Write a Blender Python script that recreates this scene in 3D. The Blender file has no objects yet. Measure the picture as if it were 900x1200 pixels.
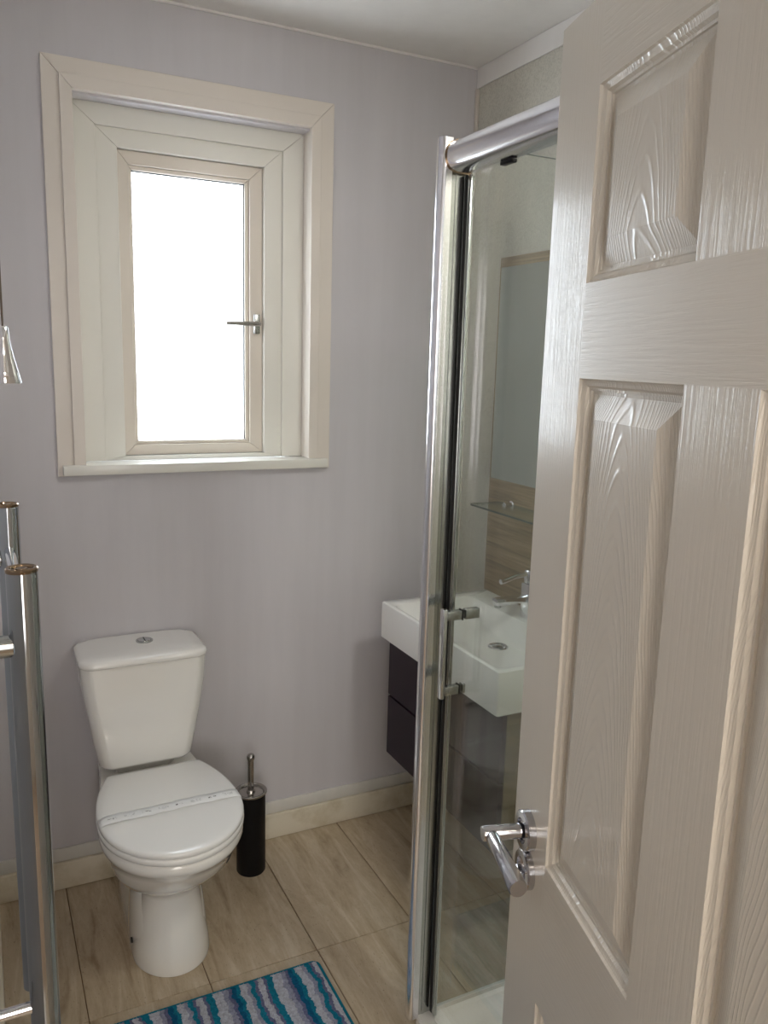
import bpy, bmesh, math, random
from mathutils import Matrix, Vector
random.seed(4)
sc = bpy.context.scene
COL = sc.collection
rad = math.radians

# ------------------------------------------------------------------ camera, world, light, exposure
CAM_H = 1.6
cam_d = bpy.data.cameras.new('camera'); cam = bpy.data.objects.new('camera', cam_d); COL.objects.link(cam)
r_ = Vector((0.89580, -0.44359, 0.02785)); dn = Vector((-0.05624, -0.17530, -0.98291)); fw = Vector((0.44089, 0.87892, -0.18198))
cam.matrix_world = Matrix(((r_.x, -dn.x, -fw.x, 0), (r_.y, -dn.y, -fw.y, 0), (r_.z, -dn.z, -fw.z, CAM_H), (0, 0, 0, 1)))
cam_d.sensor_fit = 'VERTICAL'; cam_d.sensor_height = 24; cam_d.lens = 957.9 / 1200 * 24
cam_d.clip_start = 0.02
sc.camera = cam

wd = bpy.data.worlds.new('overcast_sky'); sc.world = wd; wd.use_nodes = True
bg = wd.node_tree.nodes['Background']
bg.inputs['Color'].default_value = (0.86, 0.93, 1.0, 1); bg.inputs['Strength'].default_value = 6.0

por = bpy.data.lights.new('window_daylight_portal', 'AREA'); por.shape = 'RECTANGLE'; por.size = 0.44; por.size_y = 0.9
por.cycles.is_portal = True
po = bpy.data.objects.new('window_daylight_portal', por); COL.objects.link(po)
po.location = (0.615, 2.66, 1.73); po.rotation_euler = (rad(-90), 0, 0)

hl = bpy.data.lights.new('hall_lamp_light', 'AREA'); hl.shape = 'DISK'; hl.size = 0.45; hl.energy = 6; hl.color = (1.0, 0.86, 0.72)  # warm fill added behind the camera; no lamp is seen there
ho = bpy.data.objects.new('hall_lamp_light', hl); COL.objects.link(ho); ho.location = (-0.1, -0.85, 2.36)

hw_ = bpy.data.lights.new('hall_window_daylight', 'AREA'); hw_.shape = 'RECTANGLE'; hw_.size = 1.3; hw_.size_y = 1.3; hw_.energy = 19; hw_.color = (1.0, 0.97, 0.94)  # large fill light added in the hall, which has no window
hwo = bpy.data.objects.new('hall_window_daylight', hw_); COL.objects.link(hwo); hwo.location = (-.55, -2.12, 1.55); hwo.rotation_euler = (rad(90), 0, 0)
bl_ = bpy.data.lights.new('bathroom_lamp_light', 'AREA'); bl_.shape = 'DISK'; bl_.size = 0.24; bl_.energy = 7; bl_.color = (1.0, 0.97, 0.93)  # fill added to brighten the bathroom; no ceiling lamp is seen
blo = bpy.data.objects.new('bathroom_lamp_light', bl_); COL.objects.link(blo); blo.location = (1.12, .60, 2.42)
sc.view_settings.view_transform = 'Standard'; sc.view_settings.look = 'None'
sc.view_settings.exposure = 0.95; sc.view_settings.gamma = 1; sc.view_settings.use_curve_mapping = False
sc.cycles.use_denoising = True
sc.cycles.max_bounces = 14; sc.cycles.diffuse_bounces = 7; sc.cycles.glossy_bounces = 6; sc.cycles.transparent_max_bounces = 16
sc.cycles.sample_clamp_indirect = 6

# ------------------------------------------------------------------ materials
def srgb(r, g, b):
    f = lambda c: (c / 255 / 12.92) if c / 255 <= .04045 else ((c / 255 + .055) / 1.055) ** 2.4
    return (f(r), f(g), f(b), 1)

def mat(name, col, rough=.5, metal=0, coat=0, coat_rough=.05, spec=.5):
    m = bpy.data.materials.new(name); m.use_nodes = True
    b = m.node_tree.nodes['Principled BSDF']
    b.inputs['Base Color'].default_value = col if len(col) == 4 else (*col, 1)
    b.inputs['Roughness'].default_value = rough; b.inputs['Metallic'].default_value = metal
    b.inputs['Coat Weight'].default_value = coat; b.inputs['Coat Roughness'].default_value = coat_rough
    b.inputs['Specular IOR Level'].default_value = spec
    return m

class NT:
    def __init__(s, m): s.m = m; s.t = m.node_tree; s.n = s.t.nodes; s.b = s.n.get('Principled BSDF')
    def add(s, ty, **kw):
        n = s.n.new(ty)
        for k, v in kw.items():
            if k.startswith('i_'): n.inputs[k[2:].replace('_', ' ')].default_value = v
            else: setattr(n, k, v)
        return n
    def ln(s, a, b): s.t.links.new(a, b)
    def coord(s, scale=(1, 1, 1), kind='Object'):
        c = s.add('ShaderNodeTexCoord'); mp = s.add('ShaderNodeMapping'); mp.inputs['Scale'].default_value = scale
        s.ln(c.outputs[kind], mp.inputs['Vector']); return mp.outputs['Vector']
    def noise(s, vec, scale=5, detail=3, rough=.5, dist=0):
        n = s.add('ShaderNodeTexNoise'); n.inputs['Scale'].default_value = scale; n.inputs['Detail'].default_value = detail
        n.inputs['Roughness'].default_value = rough; n.inputs['Distortion'].default_value = dist
        s.ln(vec, n.inputs['Vector']); return n.outputs['Fac']
    def ramp(s, fac, stops, interp='LINEAR'):
        r = s.add('ShaderNodeValToRGB'); r.color_ramp.interpolation = interp
        e = r.color_ramp.elements
        while len(e) < len(stops): e.new(.5)
        for q, (p, c) in zip(e, stops): q.position = p; q.color = c
        s.ln(fac, r.inputs['Fac']); return r.outputs['Color']
    def math(s, op, a, b=None):
        n = s.add('ShaderNodeMath', operation=op)
        for i, v in enumerate((a, b)):
            if v is None: continue
            if isinstance(v, (int, float)): n.inputs[i].default_value = v
            else: s.ln(v, n.inputs[i])
        return n.outputs[0]
    def mix(s, fac, a, b, mode='MIX'):
        n = s.add('ShaderNodeMix', data_type='RGBA', blend_type=mode)
        for k, v in ((0, fac), (6, a), (7, b)):
            if isinstance(v, (int, float, tuple)): n.inputs[k].default_value = v
            else: s.ln(v, n.inputs[k])
        return n.outputs[2]
    def bump(s, h, strength=.3, dist=.001, to='Normal'):
        b = s.add('ShaderNodeBump'); b.inputs['Strength'].default_value = strength; b.inputs['Distance'].default_value = dist
        s.ln(h, b.inputs['Height']); s.ln(b.outputs['Normal'], s.b.inputs[to])
        if s.b.inputs['Coat Weight'].default_value > 0: s.ln(b.outputs['Normal'], s.b.inputs['Coat Normal'])

def wall_mat(name, c1, c2, coat, crough):
    m = mat(name, c1, .6, coat=coat, coat_rough=crough); t = NT(m)
    f = t.noise(t.coord((6, 6, .5)), 3, 4, .6)
    t.ln(t.ramp(f, [(.3, c1), (.7, c2)]), t.b.inputs['Base Color'])
    t.bump(t.noise(t.coord((1, 1, 1)), 180, 3), .08, .001)
    return m
M = {}
M['wall'] = wall_mat('lilac_gloss_wall', srgb(198, 195, 199), srgb(203, 200, 204), .45, .12)
M['wall_side'] = wall_mat('side_wall_white', srgb(208, 206, 200), srgb(214, 211, 205), .1, .3)
M['ceiling'] = wall_mat('ceiling_white', srgb(232, 229, 226), srgb(236, 233, 230), 0, .3)
M['hall'] = wall_mat('hall_warm_paint', srgb(200, 194, 186), srgb(206, 200, 192), 0, .3)
M['upvc'] = mat('white_upvc', srgb(226, 224, 216), .3, coat=.3, coat_rough=.1)
M['sash'] = mat('aged_cream_upvc', srgb(216, 207, 195), .32, coat=.3, coat_rough=.12)
M['trim'] = mat('white_gloss_trim', srgb(222, 214, 205), .32, coat=.4, coat_rough=.12)
M['ceramic'] = mat('white_glazed_ceramic', srgb(238, 237, 233), .16, coat=1, coat_rough=.03)
M['seat'] = mat('white_seat_plastic', srgb(238, 238, 236), .25, coat=.4, coat_rough=.08)
M['chrome'] = mat('polished_chrome', srgb(225, 225, 228), .06, 1)
M['chrome_soft'] = mat('satin_chrome', srgb(188, 191, 190), .2, 1)
M['chrome_tube'] = mat('radiator_tube_chrome', srgb(176, 180, 184), .09, 1)
M['chrome_door'] = mat('worn_chrome_door_furniture', srgb(196, 196, 200), .13, 1)
M['chrome_bright'] = mat('bright_anodised_aluminium', srgb(238, 238, 244), .17, 1)
M['black'] = mat('black_enamel', (.004, .004, .005), .5, spec=.25)
M['dark'] = mat('dark_rubber', (.008, .008, .008), .6)
M['steel'] = mat('brushed_steel', srgb(180, 176, 172), .25, 1)
M['plum'] = mat('plum_gloss_laminate', srgb(34, 15, 31), .4, spec=.2, coat=.03, coat_rough=.04)
M['brown'] = mat('brown_cord', srgb(92, 82, 72), .7)
M['brass'] = mat('brown_plated_cap', srgb(150, 128, 105), .2, 1)
M['grout'] = mat('tile_grout', srgb(120, 98, 72), .9)
M['white_lamp'] = mat('opal_lamp_glass', (.9, .85, .8), .4)  # glowing shade of the added hall fill lamp
M['white_lamp'].node_tree.nodes['Principled BSDF'].inputs['Emission Color'].default_value = (1, .88, .74, 1)
M['white_lamp'].node_tree.nodes['Principled BSDF'].inputs['Emission Strength'].default_value = 4
M['white_lamp2'] = mat('opal_bathroom_lamp_glass', (.9, .9, .88), .4)  # glowing shade of the added bathroom fill lamp
M['white_lamp2'].node_tree.nodes['Principled BSDF'].inputs['Emission Color'].default_value = (1, .96, .9, 1)
M['white_lamp2'].node_tree.nodes['Principled BSDF'].inputs['Emission Strength'].default_value = 3
M['mirror'] = mat('mirror_silver', srgb(205, 212, 208), .03, 1)

def skirting():
    m = mat('cream_skirting', srgb(214, 206, 188), .4, coat=.2, coat_rough=.2); t = NT(m)
    f = t.noise(t.coord((1, 1, 1)), 9, 5, .65)
    t.ln(t.ramp(f, [(.32, srgb(196, 184, 158)), (.55, srgb(218, 210, 192))]), t.b.inputs['Base Color'])
    return m
M['skirting'] = skirting()

def tile_mat():
    m = mat('travertine_porcelain', srgb(160, 142, 115), .33, coat=.15, coat_rough=.12); t = NT(m)
    oi = t.add('ShaderNodeObjectInfo')
    c = t.add('ShaderNodeTexCoord')
    off = t.add('ShaderNodeVectorMath', operation='MULTIPLY_ADD')
    cmb = t.add('ShaderNodeCombineXYZ')
    for i in range(3): t.ln(oi.outputs['Random'], cmb.inputs[i])
    t.ln(cmb.outputs[0], off.inputs[0]); off.inputs[1].default_value = (17, 31, 5)
    t.ln(c.outputs['Object'], off.inputs[2])
    mp = t.add('ShaderNodeMapping'); mp.inputs['Scale'].default_value = (17, 2.6, 1); t.ln(off.outputs[0], mp.inputs['Vector'])
    f = t.noise(mp.outputs[0], 1.3, 6, .62, 1.0)
    mp2 = t.add('ShaderNodeMapping'); mp2.inputs['Scale'].default_value = (30, 11, 1); t.ln(off.outputs[0], mp2.inputs['Vector'])
    g = t.noise(mp2.outputs[0], 2.2, 5, .7)
    base = t.ramp(f, [(.30, srgb(140, 119, 92)), (.42, srgb(176, 158, 131)), (.54, srgb(188, 172, 147)), (.68, srgb(206, 194, 173))])
    col = t.mix(.25, base, t.ramp(g, [(.3, srgb(150, 131, 105)), (.7, srgb(205, 191, 168))]))
    sp = t.ramp(t.noise(mp2.outputs[0], 9, 3, .6), [(.28, srgb(110, 90, 66)), (.34, (1, 1, 1, 1))])
    t.ln(t.mix(.6, col, sp, 'MULTIPLY'), t.b.inputs['Base Color'])
    t.bump(g, .12, .001)
    return m
M['tile'] = tile_mat()

def glass(name, tint, refl=1.0, rough=.0, milk=0.0):
    m = bpy.data.materials.new(name); m.use_nodes = True; t = NT(m); t.n.remove(t.b)
    out = t.n['Material Output']
    tr = t.add('ShaderNodeBsdfTransparent'); tr.inputs[0].default_value = (*tint, 1)
    gl = t.add('ShaderNodeBsdfGlossy'); gl.inputs['Roughness'].default_value = rough; gl.inputs['Color'].default_value = (1, 1, 1, 1)
    ge = t.add('ShaderNodeNewGeometry'); dt = t.add('ShaderNodeVectorMath', operation='DOT_PRODUCT')
    t.ln(ge.outputs['Incoming'], dt.inputs[0]); t.ln(ge.outputs['Normal'], dt.inputs[1])
    c = t.math('ABSOLUTE', dt.outputs['Value']); q = t.math('SUBTRACT', 1.0, c); p5 = t.math('POWER', q, 5.0)
    fr = t.math('MULTIPLY', t.math('ADD', t.math('MULTIPLY', p5, .96), .04), refl)
    mx = t.add('ShaderNodeMixShader'); t.ln(fr, mx.inputs[0]); t.ln(tr.outputs[0], mx.inputs[1]); t.ln(gl.outputs[0], mx.inputs[2])
    last = mx.outputs[0]
    if milk:
        tl = t.add('ShaderNodeBsdfTranslucent'); tl.inputs[0].default_value = (.95, .96, .97, 1)
        m2 = t.add('ShaderNodeMixShader'); m2.inputs[0].default_value = milk
        t.ln(last, m2.inputs[1]); t.ln(tl.outputs[0], m2.inputs[2]); last = m2.outputs[0]
    t.ln(last, out.inputs['Surface'])
    return m
M['glass'] = glass('green_tinted_shower_glass', (.925, .938, .928))
M['shelf_glass'] = glass('clear_shelf_glass', (.88, .94, .91))
M['glass_edge'] = mat('green_glass_edge', srgb(74, 92, 86), .1, coat=.5)
M['frosted'] = glass('frosted_window_glass', (.97, .98, .98), 1, .1, .35)

def wood_mat(name, a, b, c):
    m = mat(name, b, .4, coat=.2, coat_rough=.15); t = NT(m)
    f = t.noise(t.coord((3, .9, 26)), 1.6, 6, .6, .9)
    g = t.noise(t.coord((3, 1.4, 120)), 2.0, 3, .6, .3)
    col = t.ramp(f, [(.3, a), (.5, b), (.68, c)])
    t.ln(t.mix(.3, col, t.ramp(g, [(.35, a), (.65, c)])), t.b.inputs['Base Color'])
    return m
M['wood'] = wood_mat('zebrano_laminate', srgb(98, 78, 54), srgb(150, 127, 98), srgb(186, 167, 138))
M['wood2'] = wood_mat('olive_brown_carcass_laminate', srgb(96, 84, 62), srgb(122, 108, 82), srgb(140, 126, 98))

def speckle():
    m = mat('speckled_shower_board', srgb(198, 196, 186), .35, coat=.3, coat_rough=.15); t = NT(m)
    f = t.noise(t.coord(), 170, 3, .7); g = t.noise(t.coord(), 3, 4, .6)
    t.ln(t.mix(.5, t.ramp(f, [(.36, srgb(176, 173, 162)), (.55, srgb(214, 211, 200))]), t.ramp(g, [(.35, srgb(190, 187, 176)), (.6, srgb(216, 213, 202))])), t.b.inputs['Base Color'])
    return m
M['speckle'] = speckle()

def door_mat(kind):
    m = mat('gloss_painted_grain_' + kind, srgb(214, 208, 196), .34, coat=.4, coat_rough=.10, spec=.4); t = NT(m)
    if kind == 'vertical':
        h = t.ramp(t.noise(t.coord((210, 210, 7)), 1, 4, .62, .3), [(.34, (0, 0, 0, 1)), (.56, (1, 1, 1, 1))])
    elif kind == 'horizontal':
        h = t.ramp(t.noise(t.coord((9, 9, 210)), 1, 4, .62, .3), [(.34, (0, 0, 0, 1)), (.56, (1, 1, 1, 1))])
    else:
        c = t.add('ShaderNodeTexCoord'); sp = t.add('ShaderNodeSeparateXYZ'); t.ln(c.outputs['Object'], sp.inputs[0])
        nz = t.noise(t.coord((9, 9, 3)), 1, 3, .6)
        x = t.math('ADD', sp.outputs['X'], t.math('MULTIPLY', t.math('SUBTRACT', nz, .5), .035))
        x2 = t.math('MULTIPLY', t.math('MULTIPLY', x, x), 60.0)
        ax = t.math('MULTIPLY', t.math('ABSOLUTE', x), .35)
        g = t.math('ADD', t.math('ADD', sp.outputs['Z'], x2), ax)
        w = t.math('SINE', t.math('MULTIPLY', g, 2 * math.pi * 30))
        fine = t.noise(t.coord((260, 260, 14)), 1, 3, .6)
        h = t.math('ADD', t.math('MULTIPLY', t.math('POWER', t.math('ADD', t.math('MULTIPLY', w, .5), .5), 5.0), .9), t.math('MULTIPLY', fine, .55))
    t.bump(h, .42 if kind == 'cathedral' else .22, .0010)
    return m
for k in ('vertical', 'horizontal', 'cathedral'): M['door_' + k] = door_mat(k)

def mat_rug():
    m = mat('striped_bath_mat_pile', srgb(30, 130, 165), .95, spec=.1); t = NT(m)
    c = t.add('ShaderNodeTexCoord'); sp = t.add('ShaderNodeSeparateXYZ'); t.ln(c.outputs['Object'], sp.inputs[0])
    nz = t.noise(t.coord((3, 9, 3)), 2.4, 3, .6); nf = t.noise(t.coord(), 95, 3, .6)
    x = t.math('ADD', sp.outputs['X'], t.math('ADD', t.math('MULTIPLY', t.math('SUBTRACT', nz, .5), .035), t.math('MULTIPLY', t.math('SUBTRACT', nf, .5), .012)))
    u = t.math('FRACT', t.math('MULTIPLY', t.math('ADD', x, 3.055), 1 / .155))
    T, Dk, P, W, G = srgb(34, 140, 170), srgb(28, 108, 150), srgb(122, 126, 162), srgb(208, 212, 224), srgb(170, 174, 198)
    col = t.ramp(u, [(0, T), (.10, W), (.26, G), (.34, P), (.40, Dk), (.48, T), (.54, W), (.66, G), (.72, T), (.80, P), (.85, W), (.95, P)], 'CONSTANT')
    col = t.mix(.5, col, t.ramp(t.noise(t.coord((1, 1, 1)), 140, 3, .7), [(.3, srgb(120, 120, 120)), (.7, (1, 1, 1, 1))]), 'MULTIPLY')
    # teal bound edge
    ax = t.math('GREATER_THAN', t.math('ABSOLUTE', sp.outputs['X']), .343); ay = t.math('GREATER_THAN', t.math('ABSOLUTE', sp.outputs['Y']), .235)
    e = t.math('MAXIMUM', ax, ay)
    t.ln(t.mix(e, col, srgb(26, 118, 142)), t.b.inputs['Base Color'])
    t.bump(t.noise(t.coord(), 260, 3), 1, .004)
    return m
M['rug'] = mat_rug()

def band_mat():
    m = mat('thin_printed_paper', srgb(236, 238, 238), .7); t = NT(m)
    c = t.add('ShaderNodeTexCoord'); sp = t.add('ShaderNodeSeparateXYZ'); t.ln(c.outputs['Object'], sp.inputs[0])
    u = t.math('FRACT', t.math('ADD', t.math('MULTIPLY', sp.outputs['X'], 1 / .085), .25))
    a = t.math('LESS_THAN', t.math('ABSOLUTE', t.math('SUBTRACT', u, .5)), .13)
    b = t.math('LESS_THAN', t.math('ABSOLUTE', t.math('ADD', sp.outputs['Y'], t.math('MULTIPLY', sp.outputs['X'], .0))), .0028)
    n = t.math('GREATER_THAN', t.noise(t.coord(), 230, 2, .5), .53)
    u2 = t.math('FRACT', t.math('ADD', t.math('MULTIPLY', sp.outputs['X'], 1 / .085), .75))
    a2 = t.math('MULTIPLY', t.math('LESS_THAN', t.math('ABSOLUTE', t.math('SUBTRACT', u2, .5)), .16), t.math('LESS_THAN', t.math('ABSOLUTE', sp.outputs['Y']), .006))
    f = t.math('MULTIPLY', t.math('MULTIPLY', a, b), n)
    col = t.mix(t.math('MULTIPLY', t.math('MULTIPLY', a2, n), .35), srgb(236, 238, 238), srgb(120, 124, 130))
    t.ln(t.mix(f, col, srgb(40, 42, 48)), t.b.inputs['Base Color'])
    return m
M['band'] = band_mat()

# ------------------------------------------------------------------ builders
def link(name, bm, m, parent=None, loc=None, smooth=None):
    me = bpy.data.meshes.new(name); bmesh.ops.recalc_face_normals(bm, faces=bm.faces)
    bm.to_mesh(me); bm.free()
    if smooth is not None:
        me.shade_smooth()
        me.set_sharp_from_angle(angle=rad(smooth))
    o = bpy.data.objects.new(name, me); COL.objects.link(o)
    me.materials.append(m if not isinstance(m, str) else M[m])
    if loc is not None: o.location = loc
    if parent is not None: o.parent = parent
    return o
def empty(name, loc=(0, 0, 0), rz=0):
    o = bpy.data.objects.new(name, None); COL.objects.link(o); o.location = loc; o.rotation_euler = (0, 0, rz)
    o.empty_display_size = .05; return o
def tag(o, label=None, cat=None, group=None, kind=None):
    for k, v in (('label', label), ('category', cat), ('group', group), ('kind', kind)):
        if v: o[k] = v
    return o
def bm_box(a, b, bev=0, seg=2, bm=None):
    bm = bm or bmesh.new(); nb = bmesh.new()
    vs = [nb.verts.new((x, y, z)) for x in (a[0], b[0]) for y in (a[1], b[1]) for z in (a[2], b[2])]
    for f in ((0, 1, 3, 2), (4, 6, 7, 5), (0, 4, 5, 1), (2, 3, 7, 6), (0, 2, 6, 4), (1, 5, 7, 3)): nb.faces.new([vs[i] for i in f])
    bmesh.ops.recalc_face_normals(nb, faces=nb.faces)
    if bev: bmesh.ops.bevel(nb, geom=list(nb.edges), offset=bev, segments=seg, profile=.5, affect='EDGES')
    me = bpy.data.meshes.new('_'); nb.to_mesh(me); nb.free(); bm.from_mesh(me); bpy.data.meshes.remove(me)
    return bm
def bm_loft(rings, cap0=True, cap1=True, bm=None, closed=True):
    bm = bm or bmesh.new(); R = [[bm.verts.new(p) for p in r] for r in rings]; n = len(rings[0])
    for a, b in zip(R, R[1:]):
        for i in range(n if closed else n - 1):
            j = (i + 1) % n; bm.faces.new((a[i], a[j], b[j], b[i]))
    if cap0: bm.faces.new(list(reversed(R[0])))
    if cap1: bm.faces.new(R[-1])
    return bm
def frame_axes(d):
    d = Vector(d).normalized(); u = d.orthogonal().normalized()
    if abs(d.z) < .99: u = d.cross(Vector((0, 0, 1))).normalized()
    return u, d.cross(u).normalized()
def bm_tube(pts, r, n=20, bm=None, cap=True):
    pts = [Vector(p) for p in pts]; rings = []
    for i, p in enumerate(pts):
        t = (pts[min(i + 1, len(pts) - 1)] - pts[max(i - 1, 0)]).normalized()
        if i == 0: u, v = frame_axes(t)
        else:
            u = (u - t * u.dot(t)).normalized(); v = t.cross(u)
        rr = r[i] if isinstance(r, (list, tuple)) else r
        rings.append([p + u * math.cos(2 * math.pi * k / n) * rr + v * math.sin(2 * math.pi * k / n) * rr for k in range(n)])
    return bm_loft(rings, cap, cap, bm)
def bm_lathe(prof, c=(0, 0, 0), n=40, axis='z', bm=None):
    c = Vector(c); rings = []
    for r, h in prof:
        ring = []
        for k in range(n):
            a = 2 * math.pi * k / n; x, y = math.cos(a) * r, math.sin(a) * r
            ring.append(c + (Vector((x, y, h)) if axis == 'z' else Vector((h, x, y)) if axis == 'x' else Vector((x, h, y))))
        rings.append(ring)
    return bm_loft(rings, True, True, bm)
def rrect(x0, y0, x1, y1, r, z, n=6):
    pts = []
    for cx, cy, a0 in ((x1 - r, y1 - r, 0), (x0 + r, y1 - r, 90), (x0 + r, y0 + r, 180), (x1 - r, y0 + r, 270)):
        for k in range(n + 1):
            a = rad(a0 + 90 * k / n); pts.append((cx + r * math.cos(a), cy + r * math.sin(a), z))
    return pts
def mitred(side, x0, z0, x1, z1, w, y0, y1, bev=.0012, g=.0004):
    """one member of a rectangular frame with mitred ends; side in l r t b; w = (left, right, top, bottom) widths"""
    wl, wr, wt, wb = w
    q = dict(l=[(x0, z0), (x0 + wl, z0 + wb + g), (x0 + wl, z1 - wt - g), (x0, z1)],
             r=[(x1, z0), (x1, z1), (x1 - wr, z1 - wt - g), (x1 - wr, z0 + wb + g)],
             t=[(x0, z1), (x0 + wl + g, z1 - wt), (x1 - wr - g, z1 - wt), (x1, z1)],
             b=[(x0, z0), (x1, z0), (x1 - wr - g, z0 + wb), (x0 + wl + g, z0 + wb)])[side]
    nb = bmesh.new(); A = [nb.verts.new((x, y0, z)) for x, z in q]; B = [nb.verts.new((x, y1, z)) for x, z in q]
    nb.faces.new(A); nb.faces.new(list(reversed(B)))
    for i in range(4): nb.faces.new((A[i], B[i], B[(i + 1) % 4], A[(i + 1) % 4]))
    bmesh.ops.recalc_face_normals(nb, faces=nb.faces)
    bmesh.ops.bevel(nb, geom=[e for e in nb.edges], offset=bev, segments=2, profile=.5, affect='EDGES')
    return nb

# ------------------------------------------------------------------ the room shell
XL, XR, YB, ZC = -.035, 1.51, 2.42, 2.53
YN = .08         # room face of the doorway wall
def S(o): o['kind'] = 'structure'; return o
WX0, WX1, WZ0, WZ1 = .262, .937, 1.275, 2.262     # window hole

bm = bmesh.new()
for a, b in (((XL - .1, YB, -.05), (WX0, YB + .22, ZC + .1)), ((WX1, YB, -.05), (XR + .1, YB + .22, ZC + .1)),
             ((WX0, YB, -.05), (WX1, YB + .22, WZ0)), ((WX0, YB, WZ1), (WX1, YB + .22, ZC + .1))): bm_box(a, b, bm=bm)
bmesh.ops.remove_doubles(bm, verts=bm.verts, dist=1e-5)
S(link('wall_back', bm, 'wall'))
S(link('wall_right', bm_box((XR, -.05, -.05), (XR + .1, YB, ZC + .1)), 'speckle'))
bm = bm_box((XL - .12, .62, -.05), (XL, YB, ZC + .1)); bm_box((-.5, .62, -.05), (XL - .12, .72, ZC + .1), bm=bm); bm_box((-.6, -.04, -.05), (-.5, .72, ZC + .1), bm=bm)
S(link('wall_left', bm, 'wall'))
# doorway wall: opening X -.36 .. .44
bm = bm_box((-.5, YN - .12, -.05), (-.37, YN, ZC + .1)); bm_box((.45, YN - .12, -.05), (XR, YN, ZC + .1), bm=bm); bm_box((-.37, YN - .12, 2.02), (.45, YN, ZC + .1), bm=bm)
S(link('wall_front', bm, 'wall_side'))
S(link('ceiling', bm_box((-.6, -.04, ZC), (XR + .1, YB, ZC + .08)), 'ceiling'))
fl = S(link('floor', bm_box((-.6, -.04, -.06), (XR + .1, YB, -.0035)), 'grout'))
# tiles
xs = [-.5, -.435, -.132, .165, .462, .76, 1.055, 1.352, XR]; ys = [-.03, .049, .649, 1.249, 1.849, YB]
tile_cache = {}
for i in range(len(xs) - 1):
    for j in range(len(ys) - 1):
        x0, x1, y0, y1 = xs[i], xs[i + 1], ys[j], ys[j + 1]
        if x1 <= XL - .05 and y0 > .6: continue
        g = .0014; k = (round(x1 - x0, 3), round(y1 - y0, 3))
        if k not in tile_cache:
            w, h = (x1 - x0) / 2 - g, (y1 - y0) / 2 - g
            o = link('tile', bm_box((-w, -h, -.009), (w, h, 0), .0008, 1), 'tile', fl); tile_cache[k] = o.data
        else:
            o = bpy.data.objects.new('tile', tile_cache[k]); COL.objects.link(o); o.parent = fl
        o.location = ((x0 + x1) / 2, (y0 + y1) / 2, random.uniform(-.0005, .0003))
# hall beyond the doorway
S(link('floor_hall', bm_box((-1.6, -2.2, -.06), (XR + .1, -.04, 0)), mat('hall_carpet', srgb(150, 130, 108), .95)))
S(link('ceiling_hall', bm_box((-1.6, -2.2, 2.45), (XR + .1, YN - .12, 2.53)), 'ceiling'))
S(link('wall_hall_back', bm_box((-1.6, -2.3, -.05), (XR + .1, -2.2, 2.53)), 'hall'))
S(link('wall_hall_left', bm_box((-1.7, -2.2, -.05), (-1.6, YN - .12, 2.53)), 'hall'))
S(link('wall_hall_right', bm_box((XR + .1, -2.2, -.05), (XR + .2, YN - .12, 2.53)), 'hall'))
S(link('wall_hall_front', bm_box((-1.7, YN - .12, -.05), (-.5, YN, 2.53)), 'hall'))
# added fill lamp on the hall ceiling, unseen, behind the photographer
lamp = empty('ceiling_lamp', (-.1, -.85, 2.45)); tag(lamp, 'round opal flush ceiling lamp in the hall behind the doorway', 'lamp')
link('lamp_base', bm_lathe([(.12, -.02), (.12, 0)]), 'trim', lamp)
link('lamp_shade', bm_lathe([(.03, -.085), (.08, -.078), (.12, -.055), (.14, -.02)]), 'white_lamp', lamp, smooth=60)

lamp2 = empty('ceiling_lamp', (1.12, .60, 2.53)); tag(lamp2, 'round opal flush ceiling lamp of the bathroom, just in front of the shower', 'lamp')  # unseen lamp body added to go with the bathroom fill light
link('lamp_base', bm_lathe([(.12, -.02), (.12, 0)]), 'trim', lamp2)
link('lamp_shade', bm_lathe([(.03, -.085), (.08, -.078), (.12, -.055), (.14, -.02)]), 'white_lamp2', lamp2, smooth=60)

# skirting: back, left, right — a deeper lower board and a slim capping strip
def skirt(name, a, b, axis, sgn):
    e = S(empty(name))
    (x0, y0), (x1, y1) = a, b
    def piece(nm, d, z0, z1, m, bv):
        if axis == 'x': bmx = bm_box((x0, y0 - d, z0), (x1, y0, z1), bv)
        else: bmx = bm_box((min(x0, x0 + sgn * d), y0, z0), (max(x0, x0 + sgn * d), y1, z1), bv)
        link(nm, bmx, m, e, smooth=40)
    piece('board', .018, .0015, .088, 'skirting', .004); piece('capping_strip', .009, .0885, .131, 'wall_side', .003)
    return e
skirt('baseboard_back', (XL + .018, YB), (XR - .018, YB), 'x', -1)
skirt('baseboard_left', (XL, .64), (XL, YB), 'y', 1)
skirt('baseboard_right', (XR, 1.53), (XR, YB), 'y', -1)
# band above the wet-wall boards on the right wall, corner strip
S(link('trim_2', bm_box((XR - .006, YN, 2.468), (XR, YB, ZC - .001), .0015), 'ceiling'))
S(link('trim_3', bm_box((XR - .012, YB - .012, .132), (XR, YB, 2.466), .003), 'trim', smooth=40))
S(link('trim_4', bm_box((XL, YB - .007, ZC - .007), (XR - .007, YB, ZC), .002), 'ceiling', smooth=40))

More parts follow.
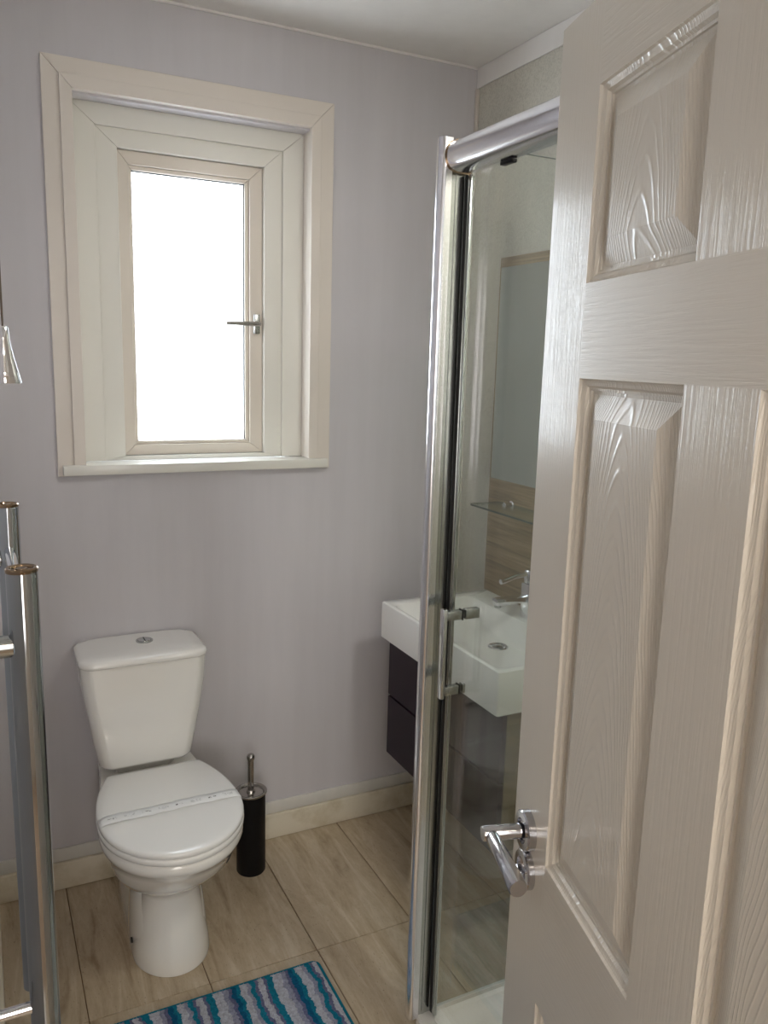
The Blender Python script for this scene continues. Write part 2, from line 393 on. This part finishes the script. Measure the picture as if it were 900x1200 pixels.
# ------------------------------------------------------------------ window
w1 = S(empty('trim_1', (0, 0, 0)))
ox0, ox1, oz0, oz1 = .196, 1.006, 1.258, 2.345
for s, wv in (('l', .043), ('r', .043), ('t', .043)):
    link('architrave_board', mitred(s, ox0, oz0, ox1, oz1, (.043, .043, .043, 0), YB - .011, YB), 'trim', w1)
ix0, ix1, iz1 = ox0 + .0425, ox1 - .0425, oz1 - .0425
for s in 'lrt':
    link('lining_board', mitred(s, ix0, 1.29, ix1, iz1, (.031, .031, .034, 0), YB - .021, YB + .0495), 'trim', w1)
S(tag(link('trim_5', bm_box((ox0 + .012, YB - .034, 1.262), (ox1 - .012, YB + .09, 1.290), .0025), 'upvc', smooth=40)))
win = S(empty('window_1'))
for s in 'lrt':
    link('casing_bar', mitred(s, .258, 1.2905, .942, 2.268, (.074, .074, .061, 0), YB + .050, YB + .2), 'upvc', win)
fx0, fx1, fz0, fz1 = .327, .873, 1.2905, 2.212
for s in 'lrtb':
    link('frame_bar', mitred(s, fx0, fz0, fx1, fz1, (.0625, .060, .054, .012), YB + .060, YB + .19), 'upvc', win)
sx0, sx1, sz0, sz1 = .3905, .8125, 1.3035, 2.157
for s in 'lrtb':
    link('sash_bar', mitred(s, sx0, sz0, sx1, sz1, (.030, .040, .036, .030), YB + .079, YB + .140), 'sash', win)
for s in 'lrtb':
    link('glazing_bead', mitred(s, sx0 + .0302, sz0 + .0302, sx1 - .0402, sz1 - .0362, (.011, .013, .013, .011), YB + .087, YB + .100, .003), 'sash', win)
gx0, gx1, gz0, gz1 = sx0 + .0405, sx1 - .0525, sz0 + .0405, sz1 - .0485
for s in 'lrtb':
    link('rubber_seal', mitred(s, gx0, gz0, gx1, gz1, (.0015, .003, .0035, .0015), YB + .092, YB + .101, .0004), 'dark', win)
link('pane', bm_box((gx0 - .004, YB + .102, gz0 - .004), (gx1 + .004, YB + .106, gz1 + .004)), 'frosted', win)
hz = 1.700; hx = sx1 - .020
hd = link('window_handle', bm_box((hx - .010, YB + .068, hz - .030), (hx + .010, YB + .0788, hz + .030), .003), 'chrome_soft', win, smooth=40)
link('lever', bm_tube([(hx, YB + .067, hz), (hx, YB + .048, hz), (hx - .012, YB + .043, hz - .0008), (hx - .106, YB + .037, hz - .002)], [.007, .008, .0075, .0058], 14), 'steel', hd, smooth=50)

# ------------------------------------------------------------------ bathroom door (six panel), hinged right of the photographer
A = rad(16.2); DD = Vector((math.sin(A), math.cos(A), 0)); DNL = Vector((-math.cos(A), math.sin(A), 0))
DE = Vector((.630, .83, 0)); DW = .762; DH0, DH1 = .010, 1.978; TH = .036
# door-local: x = distance from the free edge, y = thickness (0 = seen face, + away), z up
door = S(empty('door_1')); door.matrix_world = Matrix(((-DD.x, -DNL.x, 0, DE.x), (-DD.y, -DNL.y, 0, DE.y), (0, 0, 1, 0), (0, 0, 0, 1)))
c = [0, .112, .329, .434, .651, DW]; rows = [(.205, .799), (.991, 1.587), (1.688, 1.888)]
def slab(nm, x0, x1, z0, z1, m): link(nm, bm_box((x0, 0, z0), (x1, TH, z1)), m, door)
slab('stile', 0, c[1], DH0, DH1, 'door_vertical'); slab('stile', c[4], DW, DH0, DH1, 'door_vertical')
rz = [(DH0, rows[0][0]), (rows[0][1], rows[1][0]), (rows[1][1], rows[2][0]), (rows[2][1], DH1)]
for z0, z1 in rz: slab('rail', c[1], c[4], z0, z1, 'door_horizontal')
for z0, z1 in rows: slab('mullion', c[2], c[3], z0, z1, 'door_vertical')
prof = [(0, 0), (.0015, .0028), (.004, .0042), (.0075, .0052), (.0098, .0088), (.0125, .0092), (.0128, .0118), (.0165, .0122), (.040, .0028), (.0425, .0018)]
for z0, z1 in rows:
    for x0, x1 in ((c[1], c[2]), (c[3], c[4])):
        cx, cz = (x0 + x1) / 2, (z0 + z1) / 2; hw, hh = (x1 - x0) / 2, (z1 - z0) / 2
        b = bmesh.new()
        for sgn in (1, -1):
            rings = []
            for o_, d_ in prof:
                y = d_ if sgn == 1 else TH - d_
                rings.append([(-hw + o_, y, -hh + o_), (hw - o_, y, -hh + o_), (hw - o_, y, hh - o_), (-hw + o_, y, hh - o_)])
            bm_loft(rings, False, True, b)
        link('panel', b, 'door_cathedral', door, loc=(cx, 0, cz - (.03 if hh < .15 else 0) + (.03 if hh < .15 else 0)))
# furniture on the door
hu, hzz = .055, 1.006
dh = link('door_handle', bm_lathe([(.0262, 0), (.0262, -.0095), (.0245, -.0115), (.0165, -.0118), (.0160, -.0045), (.0118, -.0045), (.0118, -.009)], (hu, 0, hzz), 40, 'y'), 'chrome_door', door, smooth=35)
link('lever', bm_tube([(hu, -.006, hzz), (hu, -.0625, hzz), (hu, -.064, hzz)], [.0098, .0098, .009], 28), 'chrome_door', dh, smooth=40)
link('lever', bm_tube([(hu + .006, -.052, hzz), (hu + .012, -.053, hzz - .0005), (hu + .112, -.055, hzz - .001), (hu + .1135, -.055, hzz - .001)], [.0075, .0092, .0112, .0102], 28), 'chrome_door', dh, smooth=40)
es = link('lock_escutcheon', bm_lathe([(.0262, 0), (.0262, -.0075), (.0245, -.0095), (.016, -.0098), (.0155, -.005)], (hu + .003, 0, hzz - .0535), 40, 'y'), 'chrome_door', door, smooth=35)
link('thumb_turn', bm_box((hu - .006, -.020, hzz - .0555), (hu + .012, -.006, hzz - .0515), .0015), 'chrome', es, smooth=40)
link('latch_plate', bm_box((-.0012, .006, hzz - .06), (.0008, .030, hzz + .06), .0004, 1), 'chrome_soft', door)
for z in (.25, 1.0, 1.75): link('hinge', bm_tube([(DW + .004, .0, z - .045), (DW + .004, .0, z + .045)], .005, 12), 'chrome_soft', door, smooth=40)

# ------------------------------------------------------------------ toilet
CX = .400
def pan_ring(z, hwf, hwb, yf, yb, yc, n=48, squ=1.0, conv=False):
    """egg-shaped plan: elliptical front of half width hwf round yc, sides running back to hwb at yb"""
    pts = []; m = n // 2
    half = []
    for k in range(m + 1):
        t = k / m
        if t < .6:
            a = t / .6 * math.pi / 2
            half.append((hwf * math.sin(a) ** squ, yc - (yc - yf) * math.cos(a)))
        else:
            s = (t - .6) / .4
            if s < .85:
                q = s / .85; e = q * q * (3 - 2 * q) if not conv else q ** 2.2; half.append((hwf + (hwb - hwf) * e, yc + (yb - .012 - yc) * q))
            else:
                q = (s - .85) / .15; half.append((hwb - .012 * (1 - math.cos(q * math.pi / 2)) - .0 , yb - .012 + .012 * math.sin(q * math.pi / 2)))
    right = [(CX + x, y, z) for x, y in half]; left = [(CX - x, y, z) for x, y in half]
    return right + list(reversed(left[1:]))
toilet = empty('toilet', (0, 0, 0)); tag(toilet, 'white close-coupled toilet with its lid closed, against the lilac wall below the window', 'toilet')
secs = [(.0005, .102, .096, 1.908, 2.335, 2.03), (.012, .103, .097, 1.906, 2.335, 2.03), (.05, .098, .094, 1.914, 2.335, 2.03), (.10, .089, .093, 1.930, 2.335, 2.03), (.15, .081, .092, 1.942, 2.335, 2.02),
        (.195, .076, .091, 1.948, 2.335, 2.02), (.215, .080, .092, 1.940, 2.34, 2.01), (.24, .106, .098, 1.908, 2.345, 2.0), (.27, .134, .106, 1.870, 2.355, 1.99),
        (.305, .155, .114, 1.833, 2.37, 1.985), (.34, .164, .120, 1.807, 2.39, 1.985), (.365, .172, .126, 1.789, 2.40, 1.985), (.373, .178, .130, 1.778, 2.405, 1.985), (.385, .1815, .132, 1.772, 2.408, 1.985), (.400, .181, .132, 1.7725, 2.408, 1.985), (.406, .176, .128, 1.778, 2.405, 1.985)]
pan = link('pan', bm_loft([pan_ring(*s) for s in secs]), 'ceramic', toilet, smooth=50)
# fixing foot flange: a side swelling with the dark bolt hole
for sg in (-1, 1):
    rings = []
    for z, w, y0, y1 in ((.001, .103, 1.95, 2.20), (.03, .103, 1.95, 2.20), (.08, .101, 1.955, 2.195), (.14, .096, 1.97, 2.19), (.20, .088, 1.99, 2.185), (.24, .075, 2.01, 2.18)):
        yc, ry = (y0 + y1) / 2, (y1 - y0) / 2
        rings.append([(CX + sg * (.02 + (w - .02) * abs(math.cos(a)) ** .6 * (1 if math.cos(a) > 0 else 0)), yc + ry * math.sin(a), z) for a in [math.pi * (-.5 + k / 14) for k in range(15)]])
    link('side_foot', bm_loft(rings, True, True), 'ceramic', pan, smooth=60)
link('bolt_hole', bm_lathe([(.0075, -.004), (.0075, .0008)], (CX - .1015, 2.035, .047), 18, 'x'), 'dark', pan)
# seat and lid
def lid_ring(z, g, yf=1.768, hw=.184, back=2.222, hb=.136):
    r = pan_ring(z, hw - g, hb - g, yf + g, back - g, 1.985, conv=True); return r
link('seat', bm_loft([lid_ring(.407, .004), lid_ring(.410, .0005), lid_ring(.420, 0), lid_ring(.4235, .003)]), 'seat', toilet, smooth=50)
lid = link('lid', bm_loft([lid_ring(.4245, .0045), lid_ring(.427, .0015), lid_ring(.434, .001), lid_ring(.4375, .003), lid_ring(.4395, .008), lid_ring(.441, .022), lid_ring(.4425, .06), lid_ring(.443, .10)]), 'seat', toilet, smooth=50)
for sx in (-.075, .075): link('hinge', bm_tube([(CX + sx - .017, 2.247, .4145), (CX + sx + .017, 2.247, .4145)], .008, 16), 'seat', toilet, smooth=50)
# cistern
def cis(z, hw, yf, r, bow=.010):
    x0, x1, y1 = CX - .013 - hw, CX - .013 + hw, YB - .012
    p = rrect(x0, yf, x1, y1, r, z, 7); o = []
    for x, y, zz in p:
        u = (x - (CX - .013)) / hw
        if y < (yf + y1) / 2: y -= bow * (1 - u * u)
        o.append((x, y, zz))
    return o
link('cistern', bm_loft([cis(.407, .085, 2.285, .02, .002), cis(.440, .100, 2.262, .025), cis(.446, .126, 2.238, .035), cis(.455, .1315, 2.232, .035), cis(.52, .143, 2.228, .033), cis(.60, .156, 2.223, .032), cis(.68, .168, 2.221, .032), cis(.72, .1715, 2.221, .032), cis(.753, .1725, 2.221, .032)]), 'ceramic', toilet, smooth=50)
cl = link('cistern_lid', bm_loft([cis(.754, .170, 2.222, .034), cis(.755, .174, 2.214, .036), cis(.758, .1765, 2.211, .038), cis(.766, .1765, 2.211, .038), cis(.772, .173, 2.215, .036), cis(.776, .164, 2.224, .032), cis(.778, .14, 2.245, .028, .006), cis(.779, .10, 2.28, .02, .002)]), 'ceramic', toilet, smooth=50)
fb = link('flush_button', bm_lathe([(.024, -.002), (.024, .003), (.022, .0045), (.020, .0040), (.019, .0030), (.018, .0052), (.006, .0056)], (CX + .003, 2.335, .779), 36), 'chrome_soft', toilet, smooth=40)
link('split_line', bm_box((CX + .002, 2.317, .7835), (CX + .004, 2.353, .7852)), 'dark', fb)

# paper band across the closed lid
n = 40; rings = []
bl = Vector((.2215, 1.978)); br_ = Vector((.5795, 1.985)); bv = (br_ - bl); bdir = bv.normalized(); bn = Vector((-bdir.y, bdir.x))
pb = empty_loc = ((bl.x + br_.x) / 2, (bl.y + br_.y) / 2, .4435)
rr = []
L2 = bv.length / 2
def bandz(s):
    e = L2 - abs(s); return (.4435 - .0 if e > .022 else .4435 - .0065 * ((.022 - e) / .022) ** 2)
pts_u = [-L2 - .0015 + (2 * L2 + .003) * k / n for k in range(n + 1)]
prof_b = [(pts_u[0] - .0012, -.0265)] + [(pts_u[0] - .0010, -.015)] + [(s, bandz(s) - .4435 + .0012 + .0012 * math.sin(s * 60) ** 2) for s in pts_u] + [(pts_u[-1] + .001, -.015), (pts_u[-1] + .0012, -.0265)]
for s, z in prof_b:
    wob = .0015 * math.sin(s * 37)
    rr.append([(s, -.020 + wob, z), (s, -.006, z + .0004), (s, .006, z + .0005), (s, .020 + wob, z)])
b = bm_loft(rr, False, False, closed=False)
band = link('paper_band', b, 'band', loc=pb, smooth=60); band.rotation_euler = (0, 0, math.atan2(bdir.y, bdir.x))
sol = band.modifiers.new('thick', 'SOLIDIFY'); sol.thickness = .0003; sol.offset = 1
tag(band, 'white paper hygiene band with small dark print across the closed toilet lid', 'paper band')

# ------------------------------------------------------------------ toilet brush
bx, by = .703, 2.272
br = empty('toilet_brush', (bx, by, 0)); tag(br, 'toilet brush in a slim black holder with steel lid, right of the toilet', 'toilet brush')
link('holder', bm_lathe([(.043, .0008), (.045, .004), (.045, .262), (.043, .264)]), 'black', br, smooth=40)
ld = link('holder_lid', bm_lathe([(.046, .264), (.050, .268), (.050, .272), (.048, .2735), (.042, .272), (.038, .2665), (.014, .2665), (.012, .272), (.009, .275)]), 'steel', br, smooth=45)
link('handle', bm_lathe([(.0095, .2745), (.0095, .372), (.0105, .374), (.0125, .381), (.0125, .386), (.009, .393), (.003, .3955)], n=24), 'steel', br, smooth=45)

# ------------------------------------------------------------------ bath mat
rug = link('bath_mat', bm_loft([rrect(-.35, -.242, .35, .242, .02, .0), rrect(-.352, -.244, .352, .244, .022, .004), rrect(-.352, -.244, .352, .244, .022, .009), rrect(-.346, -.238, .346, .238, .02, .012)]), 'rug', loc=(.391, 1.561, .0008), smooth=60)
tag(rug, 'blue, teal and white striped bath mat on the tiles in front of the toilet', 'bath mat')
bmr = bmesh.new(); rng = random.Random(2)
for k in range(9000):
    x, y = rng.uniform(-.345, .345), rng.uniform(-.02, .237)
    h = rng.uniform(.003, .006); a = rng.uniform(0, 6.28); w = .0013; lx, ly = rng.uniform(-.002, .002), rng.uniform(-.002, .002)
    v = [bmr.verts.new((x + w * math.cos(a + q), y + w * math.sin(a + q), .0115)) for q in (0, 2.09, 4.19)] + [bmr.verts.new((x + lx, y + ly, .0115 + h))]
    for f in ((0, 1, 3), (1, 2, 3), (2, 0, 3)): bmr.faces.new([v[i] for i in f])
tag(link('pile', bmr, 'rug', rug), kind='stuff')

# ------------------------------------------------------------------ towel radiator on the left wall
ra = empty('towel_radiator', (.041, 1.34, .35)); tag(ra, 'chrome ladder towel radiator standing upright at the left edge of the picture', 'radiator')
def L(p): return (p[0] - .041, p[1] - 1.34, p[2] - .35)
for y in (1.10, 1.587):
    tb = link('upright_tube', bm_tube([L((.041, y, .35)), L((.041, y, 1.322)), L((.041, y, 1.325))], [.0192, .0192, .0185], 40), 'chrome_tube', ra, smooth=40)
    link('end_cap', bm_lathe([(.0196, 0), (.0200, .0015), (.0200, .004), (.0180, .0058), (.0145, .0052), (.0135, .0030), (.0075, .0028), (.007, .0045), (.003, .0048)], L((.041, y, 1.325)), 36), 'brass', tb, smooth=40)
for z in [.42 + .075 * k for k in range(12)]:
    link('rung', bm_tube([L((.041, 1.112, z)), L((.041, 1.575, z))], .0095, 16), 'chrome', ra, smooth=40)
for y in (1.10, 1.587):
    link('wall_bracket', bm_tube([L((XL + .001, y, 1.228)), L((.026, y, 1.228))], .0145, 24), 'chrome_soft', ra, smooth=40)
    if y < 1.2: link('wall_bracket', bm_tube([L((XL + .001, y, .699)), L((.026, y, .699))], .0085, 24), 'chrome', ra, smooth=40)

# ------------------------------------------------------------------ light pull cord
pc = empty('pull_cord', (.031, .98, 1.565)); tag(pc, 'brown light pull cord ending in a flared chrome pull, left of the window', 'pull cord')
link('pull', bm_lathe([(.0155, 0), (.0158, .002), (.0135, .012), (.0095, .028), (.0065, .044), (.0055, .058), (.004, .060)], n=28), 'chrome', pc, smooth=40)
link('cord', bm_tube([(0, 0, .059), (0, 0, ZC - 1.565 - .03)], .0011, 8), 'brown', pc, smooth=60)
link('cord_housing', bm_lathe([(.02, ZC - 1.565 - .03), (.032, ZC - 1.565 - .018), (.035, ZC - 1.5655)], n=28), 'upvc', pc, smooth=40)

# ------------------------------------------------------------------ vanity, basin, tap
van = empty('vanity_unit', (1.33, 1.89, .345)); tag(van, 'wall-hung vanity cupboard with two dark plum gloss drawers under the basin', 'cabinet')
def V(a, b, bev=.0015): return bm_box([a[i] - (1.33, 1.89, .345)[i] for i in range(3)], [b[i] - (1.33, 1.89, .345)[i] for i in range(3)], bev, 1)
link('body', V((1.158, 1.582, .345), (XR - .001, 2.205, .734)), 'wood2', van)
link('drawer', V((1.140, 1.580, .345), (1.157, 2.207, .540)), 'plum', van, smooth=40)
link('drawer', V((1.140, 1.580, .547), (1.157, 2.207, .733)), 'plum', van, smooth=40)

bs = empty('basin', (1.3125, 1.8925, .735)); tag(bs, 'white rectangular ceramic basin with thick sides on the plum cupboard', 'basin')
bx0, bx1, by0, by1 = 1.113, XR - .001, 1.566, 2.219
def BR(x0, y0, x1, y1, r, z): return [(p[0] - 1.3125, p[1] - 1.8925, p[2] - .735) for p in rrect(x0, y0, x1, y1, r, z, 6)]
bowl = link('bowl', bm_loft([BR(bx0 + .012, by0 + .012, bx1, by1 - .012, .006, .7352), BR(bx0 + .003, by0 + .003, bx1, by1 - .003, .006, .7375), BR(bx0, by0, bx1, by1, .006, .741), BR(bx0, by0, bx1, by1, .006, .850),
    BR(bx0 + .0015, by0 + .0015, bx1 - .0005, by1 - .0015, .006, .8535), BR(bx0 + .005, by0 + .005, bx1 - .002, by1 - .005, .006, .855),
    BR(bx0 + .015, by0 + .022, 1.412, by1 - .045, .025, .855), BR(bx0 + .018, by0 + .026, 1.408, by1 - .050, .026, .8535),
    BR(bx0 + .026, by0 + .045, 1.398, by1 - .075, .03, .836), BR(bx0 + .045, by0 + .09, 1.385, by1 - .12, .035, .808), BR(bx0 + .07, by0 + .15, 1.375, by1 - .18, .04, .796), BR(bx0 + .15, by0 + .26, 1.36, by1 - .28, .03, .791)]), 'ceramic', bs, smooth=35)
dr = link('waste', bm_lathe([(.030, 0), (.030, .0028), (.027, .005), (.021, .0025), (.020, -.001)], (1.322 - 1.3125, 1.872 - 1.8925, .7905 - .735), 32), 'chrome', bs, smooth=40)
link('waste_plug', bm_lathe([(.0175, .001), (.0175, .0028), (.010, .006)], (1.322 - 1.3125, 1.872 - 1.8925, .7905 - .735), 24), 'chrome_soft', dr, smooth=40)
link('overflow_slot', bm_box((1.205 - 1.3125, 1.628 - 1.8925, .0885), (1.240 - 1.3125, 1.634 - 1.8925, .0935)), 'chrome_soft', bs)

tp = empty('tap', (1.452, 1.905, .8552)); tag(tp, 'chrome mixer tap with lever, on the back ledge of the basin', 'tap')
link('tap_body', bm_box((-.022, -.020, 0), (.022, .020, .108), .004), 'chrome', tp, smooth=40)
link('spout', bm_box((-.128, -.015, .052), (-.018, .015, .072), .004), 'chrome', tp, smooth=40)
link('aerator', bm_lathe([(.010, .045), (.010, .053)], (-.116, 0, 0), 20), 'chrome_soft', tp, smooth=40)
lv = link('lever_head', bm_lathe([(.021, .109), (.022, .114), (.022, .142), (.018, .148), (.006, .150)], n=28), 'chrome', tp, smooth=40)
link('lever', bm_tube([(-.015, 0, .136), (-.06, 0, .132), (-.095, 0, .122), (-.110, 0, .121)], [.008, .006, .0065, .008], 14), 'chrome', lv, smooth=40)

# timber splash panel, mirror, shelf
sp_ = link('splashback_panel', bm_box((XR - .012, 1.57, .856), (XR - .0005, 2.222, 1.925), .001, 1), 'wood'); tag(sp_, 'brown striped timber-effect panel on the wall above the basin', 'panel')
mi = empty('mirror', (XR - .013, 1.9, 1.57)); tag(mi, 'tall frameless mirror on the brown wood panel above the glass shelf', 'mirror')
link('mirror_glass', bm_box((-.005, -.325, -.335), (0, .308, .325), .0012, 1), 'mirror', mi)
link('backing', bm_box((.0002, -.32, -.33), (.0008, .30, .32)), 'dark', mi)
sh = empty('glass_shelf', (XR - .013, 1.9, 1.160)); tag(sh, 'clear glass shelf with rounded corners between mirror and basin', 'shelf')
link('shelf_pane', bm_loft([rrect(-.118, -.25, -.001, .252, .012, 0), rrect(-.118, -.25, -.001, .252, .012, .006)]), 'shelf_glass', sh, smooth=40)
o_, i_ = rrect(-.1188, -.2508, -.0005, .2528, .0125, .0002), rrect(-.1182, -.2502, -.0008, .2522, .012, .0002)
up = lambda r: [(x, y, .0058) for x, y, z in r]
bme = bm_loft([o_, up(o_), up(i_), i_, o_], False, False); bmesh.ops.remove_doubles(bme, verts=bme.verts, dist=1e-6)
link('polished_edge', bme, 'glass_edge', sh, smooth=40)
for y in (-.19, .19):
    link('bracket', bm_lathe([(.008, -.030), (.010, -.028), (.010, -.002), (.014, -.001), (.014, -.0001)], (0, y, .003), 20, 'x'), 'chrome', sh, smooth=40)

# ------------------------------------------------------------------ shower
tray = empty('shower_tray', (1.19, 1.13, 0)); tag(tray, 'white low shower tray inside the glass enclosure', 'shower tray')
def TR(x0, y0, x1, y1, r, z): return [(p[0] - 1.19, p[1] - 1.13, z) for p in rrect(x0, y0, x1, y1, r, z, 4)]
link('tray_body', bm_loft([TR(.872, .76, XR - .001, 1.505, .02, .0005), TR(.872, .76, XR - .001, 1.505, .02, .040), TR(.876, .764, XR - .002, 1.501, .018, .045), TR(.905, .79, XR - .02, 1.468, .015, .045), TR(.910, .795, XR - .025, 1.462, .015, .038), TR(.93, .82, XR - .04, 1.435, .02, .024)]), 'ceramic', tray, smooth=35)
link('tray_waste', bm_lathe([(.045, .0243), (.045, .030), (.038, .032)], (0, 0, 0), 32), 'chrome', tray, smooth=40)

se = empty('shower_enclosure', (.9, 1.49, 0)); tag(se, 'chrome framed glass shower enclosure between the basin and the white door', 'shower enclosure')
def E_(p): return (p[0] - .9, p[1] - 1.49, p[2])
def eb(a, b, bev=.0, seg=2, bm=None): return bm_box(E_(a), E_(b), bev, seg, bm)
PT = 2.035
# corner post: rounded chrome nose, fluted satin face
def post(y, s):
    nose = []
    for k in range(13):
        a = math.pi * (k / 12); nose.append((.862 - .016 * math.sin(a), y - s * .004 * math.sin(a) + .017 * math.cos(a)))
    pl = [(.872, y + .017)] + nose + [(.872, y - .017)]
    link('corner_post', bm_loft([[E_((x, yy, .0462)) for x, yy in pl], [E_((x, yy, PT)) for x, yy in pl]]), 'chrome_bright', se, smooth=40)
    pts = [(.8725, y + .014)]; f = -s
    xx = .8725; flute = [(0, .010), (.004, .010), (.005, .008), (.013, .008), (.014, .0095), (.020, .0095), (.021, .008), (.034, .008), (.035, .0095), (.038, .0095), (.039, .0075), (.047, .0075), (.048, .010), (.052, .010)]
    pl = [(.8725, y + s * .014)] + [(xx + a, y - s * b) for a, b in flute] + [(xx + .052, y + s * .014)]
    link('post_channel', bm_loft([[E_((x, yy, .0462)) for x, yy in pl], [E_((x, yy, PT - .055)) for x, yy in pl]]), 'chrome_soft', se, smooth=20)
post(1.497, 1); post(.775, -1)
# head rail with a convex face
rl = []
for k in range(11):
    a = rad(-80 + 160 * k / 10); rl.append((.876 - .020 * math.cos(a), PT - .034 + .027 * math.sin(a)))
rl = [(.915, PT - .063), (.880, PT - .063)] + rl + [(.880, PT - .003), (.915, PT - .003)]
link('head_rail', bm_loft([[E_((x, 1.478, z)) for x, z in rl], [E_((x, .795, z)) for x, z in rl]]), 'chrome_bright', se, smooth=40)
rl2 = [(.8785 + (x - .8785) * 1.10, (PT - .033) + (z - PT + .033) * 1.06) for x, z in rl]
link('rail_end_cap', bm_loft([[E_((x, 1.4835, z)) for x, z in rl2], [E_((x, 1.4785, z)) for x, z in rl2]]), 'brass', se, smooth=40)
link('sliding_door', eb((.907, .812, .052), (.913, 1.462, PT - .066)), 'glass', se)
link('door_seal', eb((.9055, 1.4625, .052), (.9145, 1.474, PT - .066), .002), 'chrome_soft', se, smooth=40)
link('magnetic_gasket', eb((.906, 1.4745, .052), (.914, 1.4835, PT - .066)), 'dark', se)
link('roller_bracket', eb((.905, 1.325, PT - .070), (.918, 1.362, PT - .0635), .001), 'black', se, smooth=40)
hy = 1.424
hdl = link('pull_handle', eb((.858, hy - .008, .888), (.868, hy + .008, 1.088), .002), 'chrome', se, smooth=40)
for z in (.904, 1.072):
    link('handle_arm', eb((.868, hy - .007, z - .010), (.9055, hy + .007, z + .010), .0015), 'chrome_soft', hdl, smooth=40)
    link('handle_washer', eb((.9050, hy - .0085, z - .0115), (.9068, hy + .0085, z + .0115), .0005), 'dark', hdl)
link('handle_knob', eb((.9132, hy - .008, 1.061), (.948, hy + .008, 1.083), .002), 'chrome_soft', hdl, smooth=40)
link('handle_knob', eb((.9132, hy - .008, .893), (.921, hy + .008, .915), .002), 'chrome_soft', hdl, smooth=40)
link('return_pane', eb((.925, 1.484, .0462), (XR - .016, 1.490, 2.028)), 'glass', se)
link('return_pane', eb((.925, .782, .0462), (XR - .016, .788, 2.028)), 'glass', se)
for y in (1.487, .785): link('wall_profile', eb((XR - .0155, y - .012, .0462), (XR - .0005, y + .012, 2.028), .002), 'chrome_soft', se, smooth=40)
for y in (1.487, .785): link('polished_edge', eb((.925, y - .003, 2.0282), (XR - .016, y + .003, 2.029)), 'glass_edge', se)
for y in (1.487, .785): link('pane_seal', eb((.926, y - .006, .0455), (XR - .017, y - .0036, .056)), 'upvc', se)
# simple riser shower on the right wall (hidden from the photograph by the door)
